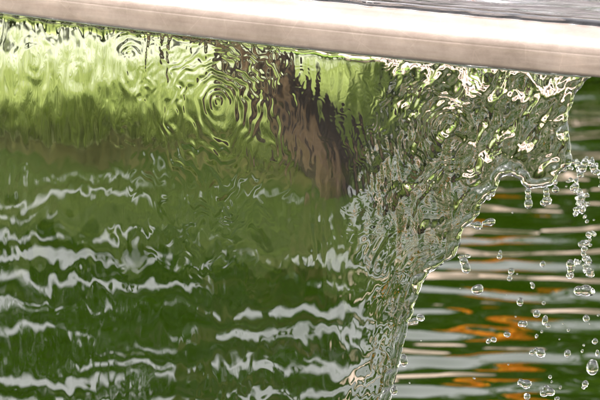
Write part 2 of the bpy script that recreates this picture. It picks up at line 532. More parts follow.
u_l = px_uw(np.array(-14.0), np.array(10.0))[0] / MM
u_r = poly[:, 0].max() + 3
STEP = 0.78
ud = np.concatenate([np.linspace(-1100, u_l - 8, 60), np.arange(u_l, u_r, STEP)])
w_b = px_uw(np.array(300.0), np.array(408.0))[1] / MM + 40
wd = np.concatenate([np.arange(1.0, w_b, STEP), np.arange(w_b + 5, 960, 8)])
UU, WW = np.meshgrid(ud, wd, indexing='ij')
SD = np.full(UU.shape, -400.0); BX = np.zeros_like(UU); BY = np.zeros_like(UU)
sel = UU > -1e6
s_, bx_, by_ = sdf(UU[sel], WW[sel])
SD[sel], BX[sel], BY[sel] = s_, bx_, by_
PX, PY = to_px(sheet_pt(UU * MM, WW * MM))            # photo coordinates, for placing features

vis = (PX > -5) & (PX < 600) & (PY < 402) & (SD < 0)
def layer(h, deg, mask=None):
    gx_, gy_ = np.gradient(h, ud, wd)
    s = np.sqrt(np.mean((gx_ ** 2 + gy_ ** 2)[vis if mask is None else (vis & mask)]))
    return h * math.tan(R(deg)) / s
def sstep(x, a, b_):
    t = np.clip((x - a) / (b_ - a), 0, 1)
    return t * t * (3 - 2 * t)
def N(lx, ly, seed, wx=None):
    return gnoise((PX if wx is None else wx) / lx + 300.3, PY / ly + 100.7, seed)

D = -SD
lipy = 14 + (PX / 600) * 64
below = PY - lipy                                       # pixels under the lip
wob = PX + 5 * N(60, 80, 1) + 3 * N(25, 40, 2)
calm = 1 - 0.8 * sstep(PX, 150, 200) * (1 - sstep(PX, 350, 400)) * (1 - sstep(PY, 175, 215))
# broad swells, then vertical strands, then finer strands near the lip
H = layer(N(90, 70, 3), 0.32)
H += layer(N(15, 40, 4, wob), 0.7) * (0.5 + 0.5 * calm)
H += layer(N(9, 30, 5, wob) * (0.45 + sstep(N(80, 60, 6), -0.1, 0.4)), 0.55) * (0.4 + 0.6 * calm)
H += layer(N(5.2, 15, 9, wob) * (0.2 + sstep(N(50, 40, 10), 0.0, 0.4)), 0.35)
topm = np.exp(-np.clip(below, 0, None) / 75)
H += layer(N(8, 60, 7, wob), 3.2) * topm * calm
H += layer(N(13, 24, 11, wob), 1.7) * np.exp(-np.clip(below - 20, 0, None) / 75) * calm
H += layer(N(6, 20, 8, wob), 2.2) * calm * np.exp(-np.clip(below, 0, None) / 28)
# rings spreading from disturbances, stretched by the fall
def rings(cx, cy, R0, lam, deg, stretch=1.5, chirp=0.25, seed=0):
    dx = PX - cx; dy = PY - cy
    dy = np.where(dy > 0, dy / stretch, dy * 1.05)
    r = np.sqrt(dx * dx + dy * dy) * (1 + 0.30 * gnoise(dx / 24 + 50, dy / 24 + 50, 900 + seed) + 0.16 * gnoise(dx / 9 + 50, dy / 9 + 50, 930 + seed)) + 0.01
    ph = 2 * np.pi * (R0 / lam) * ((r / R0) ** (1 - chirp))
    amp = np.exp(-(r / R0) ** 2) * (r / (r + 3)) * (0.35 + 1.3 * sstep(gnoise(dx / 16 + 80, dy / 20 + 70, 960 + seed), -0.35, 0.4))
    return math.tan(R(deg)) * lam / (2 * np.pi) * np.sin(ph) * amp
H += rings(215, 102, 58, 8.0, 9.0, 1.7, 0.22, 1)
H += rings(128, 56, 30, 6, 4.5, 3.0, 0.2, 2)
H += rings(32, 60, 26, 8, 2.2, 1.8, 0.2, 3)
H += rings(75, 70, 20, 8, 1.6, 2.2, 0.2, 4)
H += rings(447, 130, 66, 6.5, 11.0, 1.2, 0.15, 5)
cr = np.sqrt(((PX - 385) / 34) ** 2 + ((PY - 165) / 55) ** 2)
cx_ = PX - 0.25 * (PY - 165) + 4 * N(40, 40, 29)
H += math.tan(R(4.5)) * 6.2 / (2 * np.pi) * np.sin(2 * np.pi * cx_ / 6.2) * np.exp(-cr ** 2) * (0.5 + sstep(N(18, 24, 30), -0.3, 0.3))
H += rings(262, 384, 26, 9, 0.8, 1.2, 0.1, 7)
H += rings(122, 270, 9, 7, 1.2, 1.2, 0.1, 8)
H += rings(195, 385, 10, 7, 1.0, 1.2, 0.1, 9)
H += rings(380, 345, 16, 7, 1.2, 1.4, 0.1, 10)
# torn, turbulent water towards the free edge
edge_w = 26 + 60 * sstep(-PY, -330, -170)
turb = np.exp(-(np.clip(D, 0, None) / edge_w) ** 1.6) * sstep(PX + 0.25 * PY, 385, 440)
turb = np.maximum(turb, sstep(PX, 395, 465) * sstep(-PY, -260, -190))
turb *= 1 - 0.45 * np.exp(-((PX - 447) / 42) ** 2 - ((PY - 122) / 42) ** 2)
turb *= 0.65 + 0.7 * sstep(N(28, 28, 12), -0.25, 0.35)
fx = PX + 9 * N(34, 34, 13); fy = PY + 9 * N(34, 34, 14)
sk = fx + 0.45 * fy                                     # strands lean with the sideways pull of the edge
low = sstep(PY, 195, 255)                               # below the notch the strands run along the free edge
t1 = gnoise(sk / 14 + 40, fy / 28 + 20, 15)
t2 = gnoise(sk / 5.6 + 40, fy / 11 + 20, 16)
te = gnoise((D + 3 * N(30, 60, 33)) / 6.5 + 40, PY / 55 + 20, 34) + 0.5 * gnoise((D + 2 * N(20, 30, 35)) / 3.6 + 40, PY / 34 + 20, 36)
t3 = np.abs(gnoise(fx / 24 + 40, fy / 40 + 20, 17))
patch = 0.3 + 1.2 * sstep(gnoise(fx / 26 + 15, fy / 42 + 55, 28), -0.2, 0.3)
H += layer(te, 8.0) * low * turb
turb_ = turb * (1 - 0.82 * low)
H += turb_ * (layer(t1, 9.5) + layer(t2, 8.5) * patch + layer(t3, 8.0) + patch * layer(gnoise(sk / 3.6 + 70, fy / 7.5 + 30, 27), 3.5))
H += layer(gnoise(PX / 7 + 11, PY / 30 + 9, 18), 3.0) * sstep(PX, 330, 400) * np.exp(-((PY - 190) / 90) ** 2)

# thickness: thin sheet, beaded rim
along = gnoise(PX / 14 + 7, PY / 14 + 3, 19)
RB = 4.5 * (1 + 0.6 * along)
q_ = np.clip((D - RB) / RB, -1, 1)
bead = 1.9 * RB * np.sqrt(np.clip(1 - q_ * q_, 0, 1))
base_t = (3.2 + 3.2 * turb) * (1 - np.exp(-np.clip(D, 0, None) / 2.2))
k_ = 0.9
T = np.log(np.exp(np.clip(bead, 0, 20) / k_) + np.exp(base_t / k_)) * k_ - k_ * math.log(2) * np.exp(-np.clip(D, 0, None) / 1.0)
T = np.clip(T, 0.0, None) + 1.7 * np.exp(-WW / 2.6) * (1 + 1.2 * gnoise(PX / 13 + 5, PX * 0 + .5, 37)) * (1 - np.exp(-np.clip(D, 0, None) / 3))
fade = 1 - np.exp(-np.clip(D, 0, None) / 2.5)
front_h = T / 2 + H * fade
back_h = -T / 2 + layer(N(40, 60, 25), 0.4) * fade + layer(gnoise(fx / 12 + 90, fy / 22 + 60, 26), 3.5) * turb_ * fade
front_h = np.maximum(front_h, back_h + 0.12 * fade)
inside = SD < 0
cell = inside[:-1, :-1] | inside[1:, :-1] | inside[1:, 1:] | inside[:-1, 1:]
used = np.zeros_like(inside)
used[:-1, :-1] |= cell; used[1:, :-1] |= cell; used[1:, 1:] |= cell; used[:-1, 1:] |= cell
snap = used & ~inside
u2 = np.where(snap, UU - BX, UU); w2 = np.where(snap, np.maximum(WW - BY, 1.0), WW)
front_h = np.where(snap, 0, front_h); back_h = np.where(snap, 0, back_h)
FBACK = -0.0062                                          # the sheet leaves just behind the front edge of the lip
lean = 0.00001 * WW                                      # barely thrown forward
vf = sheet_pt(u2 * MM, w2 * MM, FBACK + front_h * MM + lean)
vb = sheet_pt(u2 * MM, w2 * MM, FBACK + back_h * MM + lean)
idf = np.full(UU.shape, -1); idf[used] = np.arange(used.sum())
nb = used & ~snap
idb = np.where(snap, idf, -1); idb[nb] = used.sum() + np.arange(nb.sum())
V = np.concatenate([vf[used], vb[nb]])
ci, cj = np.nonzero(cell)
def quad(idm):
    return np.stack([idm[ci, cj], idm[ci, cj + 1], idm[ci + 1, cj + 1], idm[ci + 1, cj]], 1)
qf, qb = quad(idf), quad(idb)[:, ::-1]
# walls along the cut borders of the grid
es = np.concatenate([np.stack([qf[:, k], qf[:, (k + 1) % 4]], 1) for k in range(4)])
f2b = np.full(used.sum(), -1); f2b[idf[used]] = idb[used]
key = np.sort(es, 1); kk = key[:, 0].astype(np.int64) * (used.sum() + 1) + key[:, 1]
uq, first, cnt = np.unique(kk, return_index=True, return_counts=True)
be = es[first[cnt == 1]]
ba = f2b[be]
wallq = (ba[:, 0] != be[:, 0]) & (ba[:, 1] != be[:, 1])
wq = np.stack([be[wallq][:, 1], be[wallq][:, 0], ba[wallq][:, 0], ba[wallq][:, 1]], 1)
o1 = (ba[:, 0] == be[:, 0]) & (ba[:, 1] != be[:, 1]); o2 = (ba[:, 1] == be[:, 1]) & (ba[:, 0] != be[:, 0])
wt = np.concatenate([np.stack([be[o1][:, 1], be[o1][:, 0], ba[o1][:, 1]], 1), np.stack([be[o2][:, 1], be[o2][:, 0], ba[o2][:, 0]], 1)])
fl = [qf, qb, wq] + ([wt] if len(wt) else [])
curtain = empty('water_curtain', tuple(sheet_pt(np.array(-0.2), np.array(P0[2]), 0)))
tag(curtain, 'clear rippling sheet of water falling from the trough lip with a torn edge', 'waterfall')
# orientation: make the front face look to the viewer
a_, b_, c_ = V[qf[1000, 0]], V[qf[1000, 1]], V[qf[1000, 2]]
if np.dot(np.cross(b_ - a_, c_ - a_), NF) < 0:
    fl = [f[:, ::-1] for f in fl]
link('sheet', npmesh('sheet', V, fl), M_WATER, curtain)

# ------------------------------------------------------------------ droplets
def blob_mesh(name, blobs, seed=0, vox=None):
    """union of ellipsoids (u, w, f, ru, rw, tilt) in photo-pixel units, smoothed by surface tension"""
    rg = np.random.default_rng(seed)
    bmx = bmesh.new()
    for (u, w_, f, ru, rw, tilt) in blobs:
        mtx = Matrix.Translation((u, f, -w_)) @ Matrix.Rotation(R(tilt), 4, 'Y') @ Matrix.Diagonal((ru, (ru + rw) * 0.47, rw, 1))
        bmesh.ops.create_icosphere(bmx, subdivisions=4 if len(blobs) == 1 else 3, radius=1, matrix=mtx)
    me = bpy.data.meshes.new(name); bmx.to_mesh(me); bmx.free()
    if len(blobs) > 1:
        tmp = bpy.data.objects.new('tmp', me); COL.objects.link(tmp)
        md = tmp.modifiers.new('r', 'REMESH'); md.mode = 'VOXEL'
        md.voxel_size = vox or max(0.22, min(min(b[3], b[4]) for b in blobs) * 0.16)
        ms = tmp.modifiers.new('s', 'SMOOTH'); ms.factor = 0.5; ms.iterations = 5
        dg = bpy.context.evaluated_depsgraph_get()
        me2 = bpy.data.meshes.new_from_object(tmp.evaluated_get(dg))
        bpy.data.objects.remove(tmp); bpy.data.meshes.remove(me); me = me2; me.name = name
    nv = len(me.vertices)
    co = np.empty(nv * 3, np.float32); me.vertices.foreach_get('co', co); co = co.reshape(-1, 3).astype(float)
    c = co.mean(0); d = co - c
    r = np.linalg.norm(d, axis=1).mean()
    # low wobble of a falling drop
    k = rg.normal(0, 1, (4, 3)); ph = rg.uniform(0, 6.28, 4)
    wv = sum(np.sin(d @ k[i_] / r * 1.3 + ph[i_]) for i_ in range(4)) * 0.055
    co = c + d * (1 + wv[:, None])
    P = sheet_pt(co[:, 0] * MM, -co[:, 2] * MM, FBACK + co[:, 1] * MM)
    base = P[np.argmin(P[:, 2])]
    me.vertices.foreach_set('co', (P - base).astype(np.float32).ravel())
    bmx = bmesh.new(); bmx.from_mesh(me); bmesh.ops.recalc_face_normals(bmx, faces=bmx.faces); bmx.to_mesh(me); bmx.free()
    me.materials.clear()
    return me, base
def P2(x, y):
    u, w_ = px_uw(np.array(float(x)), np.array(float(y)))
    return float(u / MM), float(w_ / MM)
def blobs_px(lst, f0=0.0):
    out_ = []
    for t in lst:
        x, y, rx, ry = t[:4]; tilt = t[4] if len(t) > 4 else 0; f = t[5] if len(t) > 5 else 0
        u, w_ = P2(x, y)
        out_.append((u, w_, f0 + f, rx * 1.06, ry * 1.03, tilt))
    return out_

# drips that still hang on the torn rim
for k, lst in enumerate([
    [(525, 193, 3.2, 3.5), (525.3, 199, 3.1, 4.5), (525.5, 205, 4.0, 5.0)],
    [(543, 192, 3.0, 3.2), (543.5, 197, 3.0, 3.5), (544, 202, 4.4, 4.0)],
    [(552, 184, 2.6, 3), (552.5, 191, 3.2, 3.2)],
    [(489, 195, 3, 3, 30), (485, 199, 2.8, 2.8)],
    [(466, 226, 3, 3), (470, 227, 3.4, 2.8), (475.5, 227.5, 4.6, 4.2)],
    [(458, 258, 3.2, 3.2), (461, 264, 3.4, 4.5, -20), (463, 270, 4.3, 6.0, -15), (465, 257, 3, 3)],
    [(408, 324, 3.0, 2.6), (412, 322.5, 3.2, 2.8, 15), (417.5, 319.5, 4.2, 3.6, 15)],
    [(400, 363, 4.4, 6.4)],
    [(391, 393, 3.8, 5.0)],
    [(571, 163, 3, 3), (568, 170, 2.5, 2.2), (562, 171, 2.3, 2.2)],
]):
    me, base = blob_mesh('drip', blobs_px(lst), 100 + k)
    o = link('drip', me, M_WATER)
    o.location = tuple(base)
    o.parent = curtain
    o.matrix_parent_inverse = Matrix.Translation(-Vector(curtain.location))

strand = [(574, 166, 3.8, 4.2), (579, 169, 5.5, 5), (582, 164, 4, 3.4), (587, 166, 4, 3.6, -35), (591, 170, 4.2, 3.8, -40), (594.5, 174, 3.4, 3), (596.5, 178, 1.0, 2.2), (598, 183, 0.9, 2.5),
          (599, 188, 2.8, 3.4), (577, 176, 3.2, 3.6), (574, 182, 2.6, 3.2), (573, 188, 4.4, 4.2), (576, 194, 4, 4), (579, 200, 5, 5), (583, 197, 2.6, 3), (576, 205, 4.2, 4.2), (581, 208, 4.8, 4.8), (585, 206, 2.8, 2.6),
          (574, 214, 4.6, 4.2), (579, 215, 4.6, 5), (572, 218, 3.6, 3), (583, 221, 2.2, 2.2)]
def knobbly(bl, seed):
    rg = np.random.default_rng(seed); out_ = []
    for (u, w_, f, ru, rw, tl) in bl:
        if ru < 1.5:
            out_.append((u, w_, f, ru, rw, tl)); continue
        f = f + rg.normal(0, 1.5)
        out_.append((u, w_, f, ru * .78, rw * .82, rg.uniform(-40, 40)))
        for _ in range(4):
            d = rg.normal(0, 1, 3); d /= np.linalg.norm(d)
            r_ = rg.uniform(.22, .5) * ru
            out_.append((u + d[0] * ru * .75, w_ + d[2] * rw * .8, f + d[1] * ru * .8, r_, r_ * rg.uniform(.8, 1.5), rg.uniform(-40, 40)))
    return out_
me, base = blob_mesh('water_strand', knobbly(blobs_px(strand), 210), 200, 0.33)
o = link('water_strand', me, M_WATER); o.location = tuple(base)
tag(o, 'knobbly clear strand of water with a bent arm flung off the sheet corner', 'water strand')
tail = [(586, 235, 3, 2.8), (592, 233.5, 2.8, 2.4), (588, 239, 2.2, 2.4), (583, 244, 4.4, 3.8), (578, 246, 3, 2.6), (587.5, 246, 2.6, 2.6), (581, 251, 3.6, 4), (580, 256, 2.6, 3.4), (582, 261, 4, 3.6), (587, 262, 3.4, 3.6), (577, 263.5, 2.4, 2.2),
        (572.5, 264, 3, 2.4), (583, 268, 4.2, 4.4), (583, 274, 4.6, 4.4), (588, 276, 4.6, 5), (586, 280, 3.8, 3)]
me, base = blob_mesh('water_strand', knobbly(blobs_px(tail), 211), 201, 0.33)
o = link('water_strand', me, M_WATER); o.location = tuple(base)
tag(o, 'lower string of fused clear water beads breaking off the bent strand', 'water strand')

G = 'water droplets falling beside the sheet'
special = [
    ('large two lobed drop lying wide below the lower string of beads', [(573.5, 294, 5, 5), (581, 294, 6.3, 5.6), (586, 295, 4, 3.8)]),
    ('tall two part drop with a wide top just beside the lower string of beads', [(564, 269, 4.6, 4.8), (564, 274, 3.4, 4), (563.5, 279.5, 3.6, 3.2)]),
    ('plump drop just off the torn rim beside an orange reflection', [(487, 224, 5, 4.2), (482, 225.5, 2.8, 2.6)]),
    ('slanted egg shaped drop just below the longest rim drip', [(477, 289.5, 6.0, 5.2, -20)]),
    ('lone egg shaped drop, the largest single one in the spray', [(585, 372, 4.9, 7.4)]),
    ('round drop trailing two small beads on its side', [(538.5, 354.5, 4.6, 4.6), (534, 352, 2.4, 2.6), (530, 354, 3, 2.8)]),
    ('wide drop made of two unequal lobes low in the spray', [(516.5, 386, 3.4, 3.6), (522, 387.5, 4.6, 4.4)]),
    ('lumpy three lobed drop at the bottom of the spray', [(538, 394, 3.2, 3.6), (542, 397, 4, 4), (536, 398.5, 4, 3.4)]),
    ('stretched drop with a small bead fused to its foot', [(542, 322, 2.8, 5.2, 8), (545.2, 328, 2.2, 2)]),
    ('upright pair of beads joined one above the other', [(503, 276, 2.9, 3.6), (501.5, 284, 2.6, 2.4), (502, 280, 1.6, 2)]),
    ('flat oval drop with a dimpled middle', [(517.5, 326, 2.8, 3.2), (521, 326.5, 2.8, 3)]),
    ('small torn flake of water between the strand and the sheet corner', [(568, 181.5, 2.2, 1.7, 20), (565.5, 183.5, 2.2, 1.3)]),
]
for k, (lab, lst) in enumerate(special):
    me, base = blob_mesh('water_droplet', blobs_px(lst, random.uniform(-14, 14) if k not in (2, 11) else 0), 300 + k)
    o = link('water_droplet', me, M_WATER); o.location = tuple(base)
    tag(o, lab, 'droplet', G)
singles = [(533, 209, 3, 3.2), (566, 197.5, 1.9, 1.9), (562, 189, 1, 1), (503, 251, 1.6, 2.4), (490, 262.5, 2.6, 2.8), (535, 269, 2.4, 3.2), (570.5, 275, 2.2, 2.2), (522, 271, 0.9, 0.9),
           (530, 284.5, 1.2, 1.4), (528, 289.5, 1.9, 3.2), (525.5, 298, 3.1, 4.2), (533, 310.5, 1.8, 2.2), (540, 311.5, 3.1, 3.6), (580, 323, 3.0, 3.5), (589.5, 321.5, 1.2, 1.2),
           (553.5, 330, 1.0, 1.2), (535.5, 336, 1.1, 1.6), (539, 334.5, 1.5, 2), (560, 336, 1.6, 1.8), (487, 342, 2.1, 2.9), (493, 340, 2.5, 2.9), (502, 338, 3.1, 2.6),
           (565, 355, 3, 3.9), (573.5, 352.5, 1, 1.2), (572, 358.5, 1.3, 1.9), (587, 347, 2.5, 3), (597.5, 353, 1.6, 3.4), (581, 387, 3, 3.4), (577.5, 392, 1.9, 1.9), (548.5, 378, 1.6, 1.8),
           (548, 384.5, 1, 1.4), (554, 392, 1.2, 2), (529.5, 395, 3, 3.2), (557.5, 398.5, 2.6, 2.4), (466.5, 383.5, 1.2, 0.9), (585.5, 222.5, 1.8, 1.8), (557, 341, 0.9, 0.9), (464, 286, .8, .8),
           (513.5, 212, 0.9, 1.1), (500, 299, .7, .7), (521, 313, .7, .7), (411, 347, .8, .8), (405, 386, .8, .8), (510, 363.5, .8, .8), (581, 330, .7, .7), (591, 222, 1.0, 1.0)]
OWN = {0: 'round droplet just beside the longer of the two hanging drips under the sheet lobe', 1: 'small bead under the torn flake next to the strand',
       2: 'tiny speck between the torn flake and the sheet lobe', 6: 'small bead touching distance from the tall two part drop', 35: 'small bead at the foot of the bent strand',
       9: 'thin upright oval droplet just above a plumper oval one', 10: 'plump upright oval droplet just below a thin oval one', 8: 'tiny speck directly above the thin upright oval droplet',
       11: 'small bead paired with a rounder droplet above the stretched drop', 12: 'rounder droplet of the pair above the stretched drop',
       19: 'egg shaped droplet at the outer end of a slanting row of three', 20: 'middle droplet of a slanting row of three', 21: 'wide droplet at the upper end of a slanting row of three',
       27: 'round droplet with a bead beneath it under the largest single drop', 28: 'small bead beneath the round droplet under the largest single drop',
       32: 'round droplet next to the lumpy three lobed drop', 7: 'tiny speck between the two part bead pair and a small oval droplet'}
for k, t in enumerate(singles):
    x, y, rx, ry = t
    me, base = blob_mesh('water_droplet', blobs_px([t], random.uniform(-22, 22)), 400 + k)
    o = link('water_droplet', me, M_WATER); o.location = tuple(base)
    if ry / rx > 1.3: lab = 'small upright oval water droplet in the spray past the torn edge'
    elif max(rx, ry) > 2.4: lab = 'clear round water droplet in the spray past the torn edge'
    elif max(rx, ry) > 1.5: lab = 'small round water bead in the spray past the torn edge'
    else: lab = 'tiny speck of water in the spray past the torn edge'
    own = OWN.get(k)
    tag(o, own or lab, 'droplet', G if own else G + (': ' + lab.split(' water')[0]))

# ------------------------------------------------------------------ planting on the banks
def leaves(centers, size, rg, flat=0.5):
    n_ = len(centers)
    a = rg.normal(0, 1, (n_, 3)); a[:, 2] *= flat; a /= np.linalg.norm(a, axis=1)[:, None]
    t = rg.normal(0, 1, (n_, 3)); b_ = np.cross(a, t); b_ /= np.linalg.norm(b_, axis=1)[:, None]
    s = (size * rg.uniform(0.6, 1.3, n_))[:, None]
    c = np.cross(a, b_)
    v = np.stack([centers - a * s * 0.5, centers + b_ * s * 0.28 + c * s * 0.06, centers + a * s * 0.5, centers - b_ * s * 0.28 + c * s * 0.06], 1).reshape(-1, 3)
    i_ = np.arange(n_) * 4
    return v, np.stack([i_, i_ + 1, i_ + 2, i_ + 3], 1)
def crown_points(rg, c, r, nclump, per, clump_r, shell=0.55):
    d = rg.normal(0, 1, (nclump, 3)); d /= np.linalg.norm(d, axis=1)[:, None]
    rad = rg.uniform(shell, 1.0, nclump) ** 0.7
    cc = np.array(c) + d * rad[:, None] * np.array(r)
    p = cc[:, None, :] + rg.normal(0, 1, (nclump, per, 3)) * clump_r * rg.uniform(0.6, 1.3, (nclump, 1, 1))
    return cc, p.reshape(-1, 3)
def plant(name, label, cat, group, base, trunk_paths, crowns, leaf, bark, leaf_size, seed, part='crown', stem='trunk', alt=None):
    rg = np.random.default_rng(seed)
    root = empty(name, base)
    tag(root, label, cat, group)
    parts, pts = [], []
    for k_, (pth, rad) in enumerate(trunk_paths):
        if alt is not None and k_:
            v_, q_, t_ = tube(pth, rad, 12, 0.1, seed + k_)
            link(stem, npmesh(stem, v_, [q_, t_]), alt[k_ - 1], root)
        else:
            parts.append(tube(pth, rad, 12, 0.1, seed))
    for (c, r, ncl, per, cr) in crowns:
        cc, p = crown_points(rg, c, r, ncl, per, cr)
        pts.append(p)
        tip = Vector(trunk_paths[0][0][-1])
        for q in cc[:: max(1, len(cc) // 9)]:
            s0 = Vector(trunk_paths[0][0][len(trunk_paths[0][0]) // 2]).lerp(tip, rg.uniform(0.1, 1))
            mid = s0.lerp(Vector(q), 0.5) + Vector((0, 0, 0.05 * r[2]))
            r0 = trunk_paths[0][1][-1] * 0.7
            parts.append(tube([s0, mid, Vector(q)], [r0, r0 * 0.6, r0 * 0.25], 6, 0.05, seed))
    V_, F_ = merge(parts)
    link(stem, npmesh(stem, V_, F_), bark, root)
    v, q = leaves(np.concatenate(pts), leaf_size, rg)
    link(part, npmesh(part, v, [q]), leaf, root, smooth=False)
    return root

# leaning tree on the point of the bank, seen through the sheet
tb = on_ground(338, 180, GZ)
k = 5.15 / FOC
def tp(x, y, dy=0.0):
    r = ray(x, y); t = (tb[1] + dy) / r[1]
    return tuple(CAM + r * t)
path1 = [(tb[0], tb[1], GZ - 0.15), tp(326, 163), tp(298, 118, .03), tp(268, 75, .06), tp(244, 35, .1), tp(220, -20, .18), tp(205, -110, .3), tp(190, -260, .45), (-.45, 5.9, 2.6), (-.6, 6.15, 3.3)]
path2 = [(tb[0] - .01, tb[1] + .05, GZ - 0.15), tp(318, 166, .05), tp(278, 126, .08), tp(246, 85, .12), tp(222, 45, .16), tp(196, -20, .25), tp(165, -120, .5), tp(120, -230, .7), (-.75, 6.1, 2.6), (-1.0, 6.3, 3.3)]
path3 = [(tb[0] + .03, tb[1] + .02, GZ - 0.15), tp(345, 163, .02), tp(328, 128, .02), tp(305, 94, .02), tp(284, 60, .04), tp(268, 10, .08), tp(262, -100, .2), tp(300, -220, .3), (-.25, 5.8, 2.5), (-.4, 6.2, 3.3)]
plant('leaning_tree', 'leaning brown tree with several stems at the water edge', 'tree', None, tuple(tb[:2]) + (GZ,),
      [(path1, [.045, .028, .021, .019, .018, .018, .023, .022, .016, .008]), (path2, [.04, .024, .019, .018, .017, .017, .017, .017, .013, .007]), (path3, [.036, .022, .018, .017, .016, .015, .015, .014, .012, .006])],
      [((-.75, 6.3, 3.5), (.8, .6, .45), 60, 60, .10)], M_LEAF, M_BARK, 0.06, 501, alt=[M_BARK_D, M_BARK_D])

m, n, l, b, out = mat('pink_stone')
rp, nz = noise_ramp(n, l, [(0.25, (0.20, 0.13, 0.095)), (0.5, (0.37, 0.28, 0.235)), (0.75, (0.47, 0.39, 0.355))], 9, 8)
l.new(rp.outputs[0], b.inputs['Base Color']); b.inputs['Roughness'].default_value = 0.8
M_STONE = m
def boulder(x, y, r, h, label, seed):
    rg = np.random.default_rng(seed)
    bmx = bmesh.new(); bmesh.ops.create_icosphere(bmx, subdivisions=4, radius=1)
    me = bpy.data.meshes.new('boulder'); bmx.to_mesh(me); bmx.free()
    co = np.empty(len(me.vertices) * 3, np.float32); me.vertices.foreach_get('co', co); co = co.reshape(-1, 3).astype(float)
    for _ in range(9):                                   # flat broken faces
        d = rg.normal(0, 1, 3); d /= np.linalg.norm(d); lim = rg.uniform(.55, .85)
        ex = np.clip(co @ d - lim, 0, None); co -= ex[:, None] * d * .9
    co *= 1 + 0.08 * gnoise(co[:, 0] * 3 + co[:, 2] * 2 + 9, co[:, 1] * 3 + 9, seed)[:, None]
    a = rg.uniform(0, 3.1); ca, sa = math.cos(a), math.sin(a)
    co = np.stack([(co[:, 0] * ca - co[:, 1] * sa) * r, (co[:, 0] * sa + co[:, 1] * ca) * r * .75, co[:, 2] * h * .62 + h * .3], 1)
    me.vertices.foreach_set('co', co.astype(np.float32).ravel())
    o = link('boulder', me, M_STONE); o.location = (x, y, 0)
    tag(o, label, 'boulder', 'boulders along the far shore')
for k_, (x, y, r_, h_, lab) in enumerate([
    (0.22, 6.18, .12, .15, 'small pinkish boulder nearest the leaning tree on the far shore'),
    (0.40, 6.32, .15, .22, 'rounded pinkish boulder second from the leaning tree'),
    (0.62, 6.44, .17, .17, 'flat pinkish boulder in the middle of the shore row'),
    (0.87, 6.55, .16, .26, 'tall pinkish boulder beyond the flat one'),
    (1.13, 6.68, .19, .20, 'wide pinkish boulder between the tall one and the end one'),
    (1.42, 6.82, .17, .24, 'pinkish boulder at the far end of the shore row')]):
    boulder(x, y, r_, h_, lab, 820 + k_)
rg = np.random.default_rng(77)
for k_, (x, y, r_, h_, lab) in enumerate([
    (0.30, 6.85, .26, .44, 'pinkish rock at the near end of the upper rockery'),
    (0.72, 6.98, .30, .38, 'low wide pinkish rock behind the flat shore boulder'),
    (1.15, 7.10, .28, .50, 'tall pinkish rock in the upper rockery'),
    (1.62, 7.25, .30, .44, 'broad pinkish rock at the outer end of the upper rockery')]):
    boulder(x, y, r_, h_, lab, 860 + k_)

def shrub(x, y, h, rx, label, leaf, seed, group='shrubs along the far bank', size=0.055, dens=1.0):
    rg = np.random.default_rng(seed)
    b0 = (x, y, GZ)
    stems = []
    for k_ in range(5):
        dx, dy = rg.uniform(-.5, .5, 2) * rx
        stems.append(([(x + dx * .2, y + dy * .2, GZ - .1), (x + dx * .5, y + dy * .5, h * .35), (x + dx * 1.1, y + dy, h * .8)], [.018, .014, .007]))
    nc = int(90 * dens)
    plant('shrub', label, 'shrub', group, b0, stems, [((x, y, h * .52), (rx, rx * .8, h * .5), nc, 60, .09 * rx + .03)], leaf, M_BARK_D, size, seed, 'foliage', 'stem')
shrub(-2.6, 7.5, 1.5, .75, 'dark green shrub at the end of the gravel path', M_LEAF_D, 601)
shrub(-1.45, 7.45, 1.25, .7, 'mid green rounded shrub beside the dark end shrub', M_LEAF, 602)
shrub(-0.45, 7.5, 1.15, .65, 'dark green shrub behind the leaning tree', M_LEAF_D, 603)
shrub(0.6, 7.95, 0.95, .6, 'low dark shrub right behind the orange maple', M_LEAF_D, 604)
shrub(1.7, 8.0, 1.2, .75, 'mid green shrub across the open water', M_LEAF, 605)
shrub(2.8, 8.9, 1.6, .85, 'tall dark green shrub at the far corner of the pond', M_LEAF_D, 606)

def clump(x, y, h, label, leaf, seed):
    rg = np.random.default_rng(seed)
    root = empty('leafy_clump', (x, y, GZ)); tag(root, label, 'plant', 'leafy clumps along the gravel path')
    V_, Q_, off = [], [], 0
    for k_ in range(70):                                  # long arching blades
        a = rg.uniform(0, 6.28); ln_ = h * rg.uniform(.6, 1.2); ou = ln_ * rg.uniform(.25, .9); wd_ = .012 * rg.uniform(.6, 1.4)
        t = np.linspace(0, 1, 5)
        px_ = ou * t ** 1.5; pz_ = ln_ * (t - .45 * t ** 3)
        wds = wd_ * np.array([.5, 1, 1, .7, .05])
        ctr = np.stack([x + np.cos(a) * px_, y + np.sin(a) * px_, GZ - .01 + pz_], 1)
        sd_ = np.array([-math.sin(a), math.cos(a), 0])
        V_.append(np.concatenate([ctr - sd_ * wds[:, None], ctr + sd_ * wds[:, None]]))
        i_ = np.arange(4); Q_.append(np.stack([i_, i_ + 1, i_ + 6, i_ + 5], 1) + off); off += 10
    link('foliage', npmesh('foliage', np.concatenate(V_), [np.concatenate(Q_)]), leaf, root)
